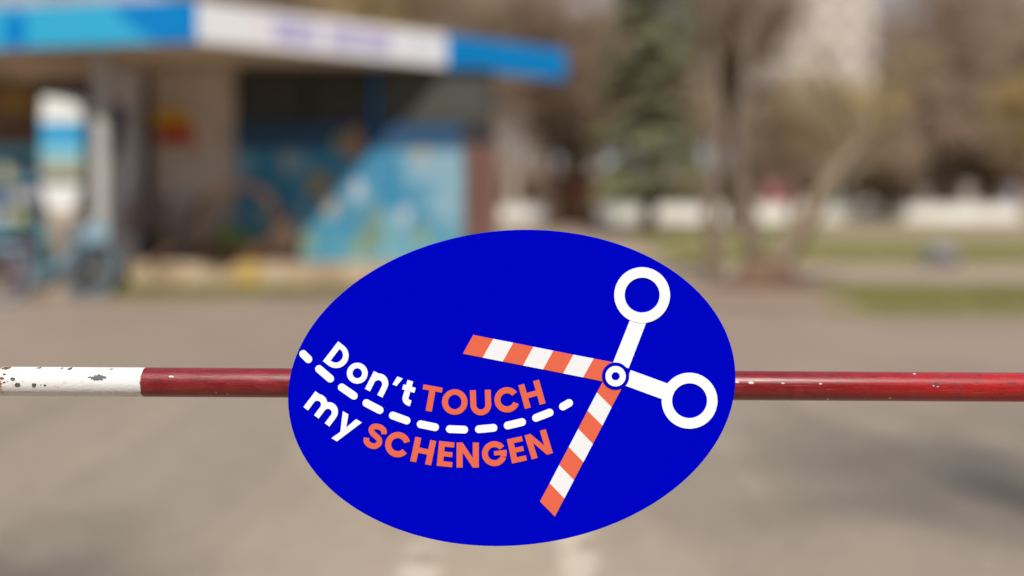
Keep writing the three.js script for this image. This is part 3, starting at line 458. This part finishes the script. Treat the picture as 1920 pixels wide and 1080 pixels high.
{ // two unseen bare trees added behind the viewer, shaped to shade the near road
  for (const [x, z, h, rx, ry, seed, label] of [[3.75, 7, 18.2, 1.9, 2.4, 707, 'tall bare tree added behind the viewer on the right to shade the road'], [-0.8, 7, 15.35, 0.8, 0.9, 808, 'tall bare tree added behind the viewer on the left to shade the road']]) {
    const k = bareTree(seed, { fork: h - ry * 1.3, r: x > 0 ? 0.085 : 0.12, crownY: h, rx, ry, limbs: x > 0 ? 14 : 10, subs: x > 0 ? 3 : 3, twigs: x > 0 ? 5 : 5, tl: 0.8, tr: 0.008 }), t = thing('shade_tree', V(x, 0, z), 0, label, 'tree'); part('trunk', k.trunk, bark, t); part('crown', k.crown, twigBrown, t);
  }
  // added row of unseen spruces behind the viewer, blocking low sky from shelter and boom
  const base = conifer(960, 1, 10.5, 4.6, 21, 'dark unseen spruce added behind the viewer to block low sky light', 'sky_block_spruce', [0.06, 0.075, 0.035], 0.3); base.userData.group = 'added spruces blocking low sky';
  for (let i = 0; i < 13; i++) { const o = i ? base.clone() : base; if (i) { o.name = numbered('sky_block_spruce'); scene.add(o); } o.position.set(-21 + i * 3.5 + (i % 3) * 0.4, 0, 12 + (i % 2) * 2.2); o.rotation.y = i * 1.3; o.scale.setScalar(0.92 + (i % 4) * 0.06); }
}
{ // far wood that closes the view
  const b = bareTree(505, { fork: 4, r: 0.3, crownY: 9, rx: 4.5, ry: 8, limbs: 12, subs: 8, twigs: 14, tl: 1.6, tr: 0.03 }), g = mergeGeometries([b.trunk.toNonIndexed().deleteAttribute('uv'), b.crown]), N = 46, im = new THREE.InstancedMesh(g, mat(0.27, 0.205, 0.155, 1), N), r = rng(31), m4 = new THREE.Matrix4(), q = new THREE.Quaternion();
  for (let i = 0; i < N; i++) { const z = 140 + r() * 60, s = 1.3 + r() * 0.7; m4.compose(V((r() - 0.5) * 1.25 * z, 0, -z), q.setFromAxisAngle(V(0, 1, 0), r() * 6.28), V(s, s, s)); im.setMatrixAt(i, m4); }
  im.name = 'far_wood'; shade(im); scene.add(im); tag(im, 'far brown leafless wood closing the view behind the buildings', 'wood', null, 'stuff');
}

// ---------------------------------------------------------------- barrier boom
const DB = 1.9;
{
  const yb = px => 714.8 + px * (726 - 714.8) / 1920;                    // the boom dips a little to the right
  const a = P(2, yb(2), DB), b = P(2560, yb(2560), DB), rad = 0.0255, t = thing('barrier_boom', a, 0, 'white and dark red painted barrier boom reaching across the road', 'barrier');
  t.rotation.z = Math.atan2(b.y - a.y, b.x - a.x);
  const at = px => X(px, DB - rad) - a.x;
  const tube = (x0, x1, tilt0 = 0) => { const g = new THREE.CylinderGeometry(rad, rad, x1 - x0, 64, 24, true).rotateZ(-Math.PI / 2), p = g.attributes.position, uv = g.attributes.uv; g.translate((x0 + x1) / 2, 0, 0);
    for (let i = 0; i < p.count; i++) { const ang = Math.atan2(p.getZ(i), p.getY(i)); if (tilt0 && p.getX(i) - x0 < 1e-4) p.setX(i, x0 + tilt0 * p.getZ(i)); uv.setXY(i, (p.getX(i) - x0) / (x1 - x0), 0.5 - ang / (2 * Math.PI)); const k = 1 + 0.004 * (fbm(p.getX(i) * 14 + 9, ang * 2 + 9, 2) - 0.5); p.setY(i, p.getY(i) * k); p.setZ(i, p.getZ(i) * k); }
    return g; };
  // vertical position in the photograph across the visible half: s = 0 at the top edge, 1 at the bottom edge
  const sOf = v => (1 - Math.cos((0.5 - v) * 2 * Math.PI)) / 2;
  const blob = (px, s, cx, cs, rx, rs, rag) => { const d = Math.hypot((px - cx) / rx, (s - cs) / rs); return d < 1 + rag * (fbm(px * 0.35 + 50, s * 22 + 50, 4) * 2 - 1); };
  const white = tex(2048, 512, (u, v) => {
    const px = 2 + u * 262, s = sOf(v), front = v < 0.5 ? 1 : 0;
    const st = fbm(px * 0.02 + 3, v * 60, 4), gr = fbm(px * 0.5, v * 120, 3);
    let c = mix3([0.74, 0.74, 0.75], [0.66, 0.65, 0.63], clamp(st * 0.8 + gr * 0.3 - 0.2)), h = 0;
    if (fbm(px * 0.12 + 11, v * 18 + 4, 5) > 0.7) c = mix3(c, [0.55, 0.52, 0.48], 0.5);
    if (front) {
      const chip = [0.075, 0.088, 0.095];
      if (blob(px, s, 187, 0.28, 13.5, 0.1, 0.55) || blob(px, s, 175, 0.27, 7, 0.028, 0.7) || blob(px, s, 40, 0.53, 5, 0.085, 0.6) || blob(px, s, 31, 0.34, 4.2, 0.06, 0.5) || blob(px, s, 71, 0.54, 4.2, 0.075, 0.5) || blob(px, s, 90.5, 0.55, 2.4, 0.04, 0.4) || blob(px, s, 83, 0.54, 1.2, 0.02, 0.3) || blob(px, s, 128, 0.03, 4, 0.03, 0.4) || blob(px, s, 70, 0.015, 4, 0.02, 0.4) || blob(px, s, 113, 0.02, 2, 0.02, 0.4) || blob(px, s, 205, 0.03, 4, 0.015, 0.4)) c = chip;
      for (const [cx, cs, rx, rs] of [[6, 0.52, 5.5, 0.13], [10, 0.32, 5, 0.045], [14, 0.2, 3, 0.03], [4, 0.3, 3, 0.05], [16, 0.46, 2.2, 0.03], [22, 0.42, 1.6, 0.02], [10, 0.02, 7, 0.04]]) if (blob(px, s, cx, cs, rx, rs, 1.0)) c = mix3([0.08, 0.025, 0.012], [0.25, 0.09, 0.03], gr);
      const run = smooth(3.5, 1.2, Math.abs(px - 8 - 2 * (s - 0.5) - 1.5 * fbm(s * 9, 3, 2))) * smooth(0.5, 0.62, s) * (1 - smooth(0.8, 1.0, s)); c = mix3(c, [0.5, 0.27, 0.1], run * 0.75 * (0.6 + 0.6 * gr));
      const crack = Math.abs(s - 0.27 - 0.03 * (fbm(px * 0.1, 4, 3) - 0.5)); if (px > 215 && px < 260 && crack < 0.006 && fbm(px * 0.2, 9, 2) > 0.5) c = mix3(c, [0.4, 0.4, 0.4], 0.7);
      if (Math.abs(s - 0.93 - 0.0006 * (px - 240)) < 0.012 && px > 232 && px < 256) c = mix3(c, [0.3, 0.25, 0.2], 0.7);
      if (fbm(px * 0.9 + 90, s * 45, 3) > 0.74 && fbm(px * 0.03 + 7, s * 3, 2) > 0.5) c = mix3(c, [0.42, 0.4, 0.38], 0.6);
    }
    return c;
  });
  const redTex = (p0, p1, warm, chips) => tex(2048, 512, (u, v) => {
    const px = p0 + u * (p1 - p0), s = sOf(v), front = v < 0.5;
    const st = fbm(px * 0.012 + 3, v * 90, 4), gr = fbm(px * 0.35, v * 140, 3), big = fbm(px * 0.01 + 40, v * 6, 3);
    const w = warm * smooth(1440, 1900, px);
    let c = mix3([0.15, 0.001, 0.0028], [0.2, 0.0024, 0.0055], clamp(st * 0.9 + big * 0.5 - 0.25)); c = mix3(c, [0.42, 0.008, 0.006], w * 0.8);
    c = mix3(c, [0.1, 0.004, 0.006], 0.45 * smooth(0.62, 0.75, gr)); const scr = fbm(px * 0.018 + 70, v * 210 + 9, 3), faded = fbm(px * 0.03 + 20, v * 9 + 60, 4); if (faded > 0.56) c = mix3(c, [0.22, 0.016, 0.02], 0.4); if (scr > 0.72) c = mix3(c, [0.36, 0.09, 0.09], 0.5); if (fbm(px * 0.05 + 31, v * 40, 5) > 0.72) c = mix3(c, [0.07, 0.012, 0.012], 0.6);
    if (front) {
      for (const [cx, cs, rx, rs, k] of chips) if (blob(px, s, cx, cs, rx, rs, 0.6)) c = k ? [0.5, 0.5, 0.48] : [0.05, 0.04, 0.04];
      if (fbm(px * 0.8 + 9, s * 50 + 9, 3) > 0.79) c = mix3(c, [0.3, 0.2, 0.2], 0.5);
    }
    return c;
  });
  const gloss = (map, o) => new THREE.MeshPhysicalMaterial({ map, roughness: 0.42, clearcoat: 0.25, clearcoatRoughness: 0.3, ...o });
  const bump = tex(512, 256, (u, v) => { const n = fbm(u * 40, v * 60, 5) * 0.6 + fbm(u * 9, v * 14, 3) * 0.4; return [n, n, n]; }, false);
  part('white_band', tube(0.004, at(263)), new THREE.MeshPhysicalMaterial({ map: white, roughness: 0.5, bumpMap: bump, bumpScale: 0.0006 }), t, 'chipped white painted end of the boom');
  const wEnd = new THREE.LatheGeometry([[0, -0.003], [0.019, -0.002], [0.022, 0], [0.0246, 0.002], [rad * 0.999, 0.005]].map(q => new THREE.Vector2(...q)), 48).rotateZ(-Math.PI / 2);
  part('end_cap', wEnd, mottled(0.5, 0.42, 0.36, 0.5, 6, 0.8, 171), t, 'rusty rounded end cap');
  part('red_band', tube(at(263), at(960), -0.06), gloss(redTex(264, 960, 0, [[320, 0.23, 5, 0.03, 1], [518, 0.24, 9, 0.02, 0], [528, 0.27, 4, 0.03, 0], [442, 0.24, 2, 0.02, 0], [405, 0.76, 1.4, 0.015, 1], [425, 0.83, 1.2, 0.015, 1], [499, 0.24, 2, 0.02, 0], [470, 0.24, 1.6, 0.015, 0]]), { bumpMap: bump, bumpScale: 0.0006 }), t, 'dark red painted length left of the oval logo');
  part('red_band', tube(at(960), at(2560)), gloss(redTex(960, 2560, 1, [[1382, 0.3, 3.5, 0.03, 1], [1408, 0.31, 6, 0.04, 1], [1464, 0.31, 6, 0.02, 0], [1468, 0.33, 3, 0.02, 1], [1538, 0.34, 2.5, 0.025, 1], [1755, 0.33, 5, 0.05, 0], [1750, 0.38, 2.4, 0.03, 1], [1758, 0.41, 2, 0.02, 1], [1671, 0.84, 2, 0.045, 1], [1721, 0.03, 3, 0.02, 1], [1599, 0.16, 2, 0.04, 0], [1790, 0.3, 2, 0.02, 0], [1555, 0.9, 1.5, 0.04, 1]]), { roughness: 0.34, bumpMap: bump, bumpScale: 0.0004 }), t, 'glossier red length right of the oval logo');
  for (const px of [760, 1180]) part('logo_clamp', new THREE.TorusGeometry(rad + 0.002, 0.003, 8, 32).rotateY(Math.PI / 2).translate(at(px), 0, 0), M.steel, t);  // added clamps that carry the overlaid logo panel
  // pivot post that carries the boom, off to the right
  const post = thing('barrier_post', V(X(2500, DB), 0, -DB), 0, 'red steel post carrying the boom beyond the right edge', 'barrier post');
  const py = Y(yb(2500), DB), rm = mat(0.2, 0.006, 0.01, 0.4);
  part('base_plate', box(0.34, 0.02, 0.34, 0, 0.018, 0), M.steel, post); part('column', box(0.14, py - 0.086, 0.14, 0, (py - 0.086) / 2 + 0.029, 0, 0.015), rm, post);
  part('cradle', [box(0.14, 0.03, 0.16, 0, py - 0.0415, 0), box(0.14, 0.14, 0.02, 0, py, 0.062), box(0.14, 0.14, 0.02, 0, py, -0.062)], M.steel, post);
}

// ---------------------------------------------------------------- overlaid oval logo, built as an added sign on the boom
{
  const D = 1.857, K = D / F, C0 = P(959.5, 727.5, D), t = thing('oval_logo', C0, 0, 'large oval blue logo overlay with scissors and slogan, built as an added sign on the boom', 'sign');
  const L = (px, py) => new THREE.Vector2((px - 959.5) * K, -(py - 727.5) * K);         // photograph pixel to panel coordinates
  const c4 = ([x, y]) => L(540 + x / 3.42857, 620 + y / 3.42857), c5 = ([x, y]) => L(840 + x / 2.07679, 480 + y / 2.07679);
  const flat = (r, g, b) => new THREE.MeshPhysicalMaterial({ color: lin(r, g, b), roughness: 0.9, specularIntensity: 0.0 });
  const blue = flat(0.0, 0.0014, 0.515), white = flat(0.85, 0.87, 0.92), pale = flat(0.78, 0.8, 0.84), coral = flat(0.71, 0.135, 0.076);
  const plate = (shape, z0, h, seg = 48) => new THREE.ExtrudeGeometry(shape, { depth: h, bevelEnabled: false, curveSegments: seg }).translate(0, 0, z0);
  const Zf = 0;                                       // front face of the panel
  { const e = new THREE.Shape(); e.absellipse(0, 0, 420.4 * K, 295.2 * K, 0, Math.PI * 2, false, 5.34 * Math.PI / 180); part('panel', new THREE.ExtrudeGeometry(e, { depth: 0.004, bevelEnabled: true, bevelThickness: 0.0006, bevelSize: 0.0006, bevelOffset: -0.0006, bevelSegments: 2, curveSegments: 160 }).translate(0, 0, -0.0046), blue, t); }
  const poly = pts => new THREE.Shape(pts);
  const h1 = 0.0011;
  // --- letters: pieces of one letter lie at slightly different heights so that no faces coincide
  const letter = (m, pieces) => part('letter', mergeGeometries(pieces.map((s, i) => plate(s, Zf, h1 + i * 0.0004))), m, t);
  const ring = (cx, cy, rx, ry, ix, iy) => { const c = c4([cx, cy]), q = K / 3.42857, s = new THREE.Shape(); s.absellipse(c.x, c.y, rx * q, ry * q, 0, Math.PI * 2); const h = new THREE.Path(); h.absellipse(c.x, c.y, ix * q, iy * q, 0, Math.PI * 2, true); s.holes.push(h); return s; };
  const stroke = (pts, w) => {                        // ribbon of width w along a centre line, butt ends
    const l = [], r = []; for (let i = 0; i < pts.length; i++) { const a = pts[Math.max(0, i - 1)], b = pts[Math.min(pts.length - 1, i + 1)], dx = b[0] - a[0], dy = b[1] - a[1], d = Math.hypot(dx, dy), ww = (typeof w === 'function' ? w(i / (pts.length - 1)) : w) / 2; l.push([pts[i][0] - dy / d * ww, pts[i][1] + dx / d * ww]); r.push([pts[i][0] + dy / d * ww, pts[i][1] - dx / d * ww]); }
    return [...l, ...r.reverse()];
  };
  const arc = (cx, cy, rx, ry, a0, a1, n = 40) => Array.from({ length: n + 1 }, (_, i) => { const a = (a0 + (a1 - a0) * i / n) * Math.PI / 180; return [cx + Math.cos(a) * rx, cy + Math.sin(a) * ry]; });
  const place = (ox, oy, deg) => { const c = Math.cos(deg * Math.PI / 180), s = Math.sin(deg * Math.PI / 180); return ([x, y]) => c4([ox + x * c - y * s, oy + x * s + y * c]); };   // letter axes: x right, y down
  const G = (f, list) => poly(list.map(f));
  const curvePts = (pts, n = 60) => new THREE.CatmullRomCurve3(pts.map(([x, y]) => V(x, y, 0)), false, 'centripetal').getPoints(n).map(p => [p.x, p.y]);
  // D
  { const f = place(225, 195, 37.7), out = [[0, 0], [0, -160], [46, -160], ...arc(46, -80, 80, 80, -90, 90), [46, 0]], inn = [[37, -33.5], [37, -126.5], [46, -126.5], ...arc(46, -80, 42, 46.5, -90, 90), [46, -33.5]]; const s = G(f, out); s.holes.push(new THREE.Path(inn.map(f))); letter(white, [s]); }
  letter(white, [ring(446, 273, 67, 67, 30.5, 32.5)]);
  const arch = (x0, w, h, st) => [[x0, 0], ...[...arc(x0 + w / 2, -h + w / 2 - 6, w / 2, w / 2 + 4, 180, 360, 30)], [x0 + w, 0], [x0 + w - st, 0], ...arc(x0 + w / 2, -h + w / 2 - 2, w / 2 - st, w / 2 - st + 2, 360, 180, 30), [x0 + st, 0]];
  { const f = place(495, 373, 26.5); letter(white, [G(f, arch(0, 126, 124, 37)), G(f, [[0.4, -0.4], [0.4, -127], [36.6, -127], [36.6, -0.4]])]); }
  letter(white, [poly([[703, 294], [738, 308], [698, 355], [672, 345]].map(c4))]);
  { const f = place(725, 465, 16), stem = curvePts([[22, -158], [22, -80], [22, -40], [31, -17], [62, -16]]); letter(white, [G(f, stroke([[20, -155], [20, -44], ...arc(52, -44, 32, 28, 180, 90, 16), [62, -16]], 38)), G(f, [[-16, -120], [66, -120], [66, -88], [-16, -88]])]); }
  // TOUCH
  { const f = place(885, 513, 10.2); letter(coral, [G(f, [[0, 0], [0, -132], [-43, -132], [-43, -163], [82, -163], [82, -132], [40, -132], [40, 0]])]); }
  letter(coral, [ring(1072, 458, 82, 81.5, 43.5, 47)]);
  { const f = place(1239, 461, -2); const o = [[-67, -80], [-67, 14], ...arc(0, 14, 67, 68, 180, 0), [67, -80], [29, -80], [29, 14], ...arc(0, 14, 29, 32, 0, 180), [-29, -80]]; letter(coral, [G(f, o)]); }
  const cee = (cx, cy, deg, col) => { const f = place(cx, cy, deg); letter(col, [G(f, stroke(arc(0, 0, 61.5, 61.5, -29, -331, 70), 38.5))]); };
  cee(1408, 444, -9, coral);
  const aitch = (ox, oy, deg, w, h, st, bar) => { const f = place(ox, oy, deg), m = -h / 2; letter(coral, [G(f, [[0, 0], [0, -h], [st, -h], [st, m - bar / 2], [w - st, m - bar / 2], [w - st, -h], [w, -h], [w, 0], [w - st, 0], [w - st, m + bar / 2], [st, m + bar / 2], [st, 0]])]); };
  aitch(1523, 503, -15.7, 138, 157, 39, 34);
  // my
  { const f = place(100, 490, 36.8), q = arch(0, 124, 124, 39); letter(white, [G(f, arch(0, 123, 124, 37)), G(f, [[0.4, -0.4], [0.4, -127], [36.6, -127], [36.6, -0.4]]), G(f, arch(86, 123, 124, 37))]); }
  letter(white, [poly([[353, 517], [389, 538], [375, 622], [437, 568], [475, 590], [315, 711], [280, 690], [337, 650]].map(c4))]);
  // SCHENGEN
  { const f = place(560, 679, 21), p = curvePts([[48, -34], [40, -54], [18, -65], [-10, -64], [-33, -52], [-38, -33], [-22, -14], [6, -3], [32, 10], [40, 30], [30, 52], [6, 64], [-22, 61], [-42, 47], [-47, 28]], 110); letter(coral, [G(f, stroke(p, 35.5))]); }
  cee(706, 732, 15, coral);
  aitch(786, 837, 12, 137, 159, 39, 34);
  const eee = (ox, oy, deg, w, h) => { const f = place(ox, oy, deg), b = 32, s = 39, m = -h / 2; letter(coral, [G(f, [[0, 0], [0, -h], [w, -h], [w, -h + b], [s, -h + b], [s, m - 15], [w - 6, m - 15], [w - 6, m + 15], [s, m + 15], [s, -b], [w, -b], [w, 0]])]); };
  eee(956, 867, 5.8, 99, 159);
  const enn = (ox, oy, deg, w, h) => { const f = place(ox, oy, deg), s = 39; letter(coral, [G(f, [[0, 0], [0, -h], [s, -h], [w - s, -61], [w - s, -h], [w, -h], [w, 0], [w - s, 0], [s, -h + 61], [s, 0]])]); };
  enn(1084, 879, 0, 143, 160);
  { const f = place(1327, 790, -6), o = stroke(arc(0, 0, 61, 61, -32, -334, 70), 37.5); letter(coral, [G(f, o), G(f, [[-2, -16], [80, -16], [79, 8], [74, 27], [38, 22], [36, 12], [-2, 12]])]); }
  eee(1440, 853, -12, 98, 158);
  enn(1567, 827, -17, 142, 160);
  // --- dashed cut line
  for (const [x0, y0, x1, y1] of [[98, 149, 132, 183], [200, 246, 272, 308], [346, 364, 424, 418], [504, 465, 590, 510], [674, 545, 763, 577], [853, 601, 946, 620], [1040, 632, 1133, 636], [1227, 633, 1321, 624], [1412, 609, 1505, 587], [1594, 560, 1682, 526], [1767, 487, 1807, 464]]) {
    const a = Math.atan2(y1 - y0, x1 - x0) * 180 / Math.PI, sx = (x0 + x1) / 2, sy = (y0 + y1) / 2, bend = 2.2, nx = -Math.sin(a / 57.3), ny = Math.cos(a / 57.3), pts = [...arc(x0, y0, 24.5, 24.5, a + 90, a + 270, 14), ...arc(x1, y1, 24.5, 24.5, a - 90, a + 90, 14)];
    part('dash', plate(poly(pts.map(c4)), Zf, h1), white, t);
  }
  // --- scissors: two striped blades, two ring handles, the pivot
  const blade = (A, B) => { const b = new THREE.Group(); b.name = 'scissor_blade'; t.add(b); for (let i = 0; i < A.length - 1; i++) part('stripe', plate(poly([A[i], A[i + 1], B[i + 1], B[i]].map(c5)), Zf, h1 + (i % 2) * 0.0002), i % 2 ? pale : coral, b); };
  blade([[98, 307], [176, 322.5], [254, 337.5], [332, 353], [410, 368.5], [488, 384], [567, 399], [645, 414]], [[58, 380], [135, 395], [213, 410.5], [292, 426], [370, 441], [448, 456.5], [526, 472], [603, 488]]);
  blade([[358, 955], [396, 884], [433, 813], [470, 743], [507, 672], [543, 602], [580, 531], [603, 488]], [[416, 1014], [453, 943], [490, 872], [527, 802], [564, 731], [601, 660], [637, 588], [675, 517]]);
  const q5 = K / 2.07679, disc = (c, R, r) => { const p = c5(c), s = new THREE.Shape(); s.absarc(p.x, p.y, R * q5, 0, Math.PI * 2); if (r) { const h = new THREE.Path(); h.absarc(p.x, p.y, r * q5, 0, Math.PI * 2, true); s.holes.push(h); } return s; };
  part('scissor_handle', mergeGeometries([plate(disc([755.5, 152], 108.5, 68), Zf, h1 + 0.0006, 64), plate(poly([[643, 413], [703, 437], [775, 250], [712, 240]].map(c5)), Zf, h1)]), white, t);
  part('scissor_handle', mergeGeometries([plate(disc([940, 563], 108.5, 68), Zf, h1 + 0.0006, 64), plate(poly([[711, 444], [689, 504], [850, 563], [870, 502]].map(c5)), Zf, h1)]), white, t);
  const pv = part('pivot', plate(disc([652, 467], 53), Zf, h1 + 0.0009, 64), blue, t); part('pivot_ring', plate(disc([652, 467], 39.5, 16), Zf, h1 + 0.002, 64), white, pv);
}
renderer.render(scene, camera);
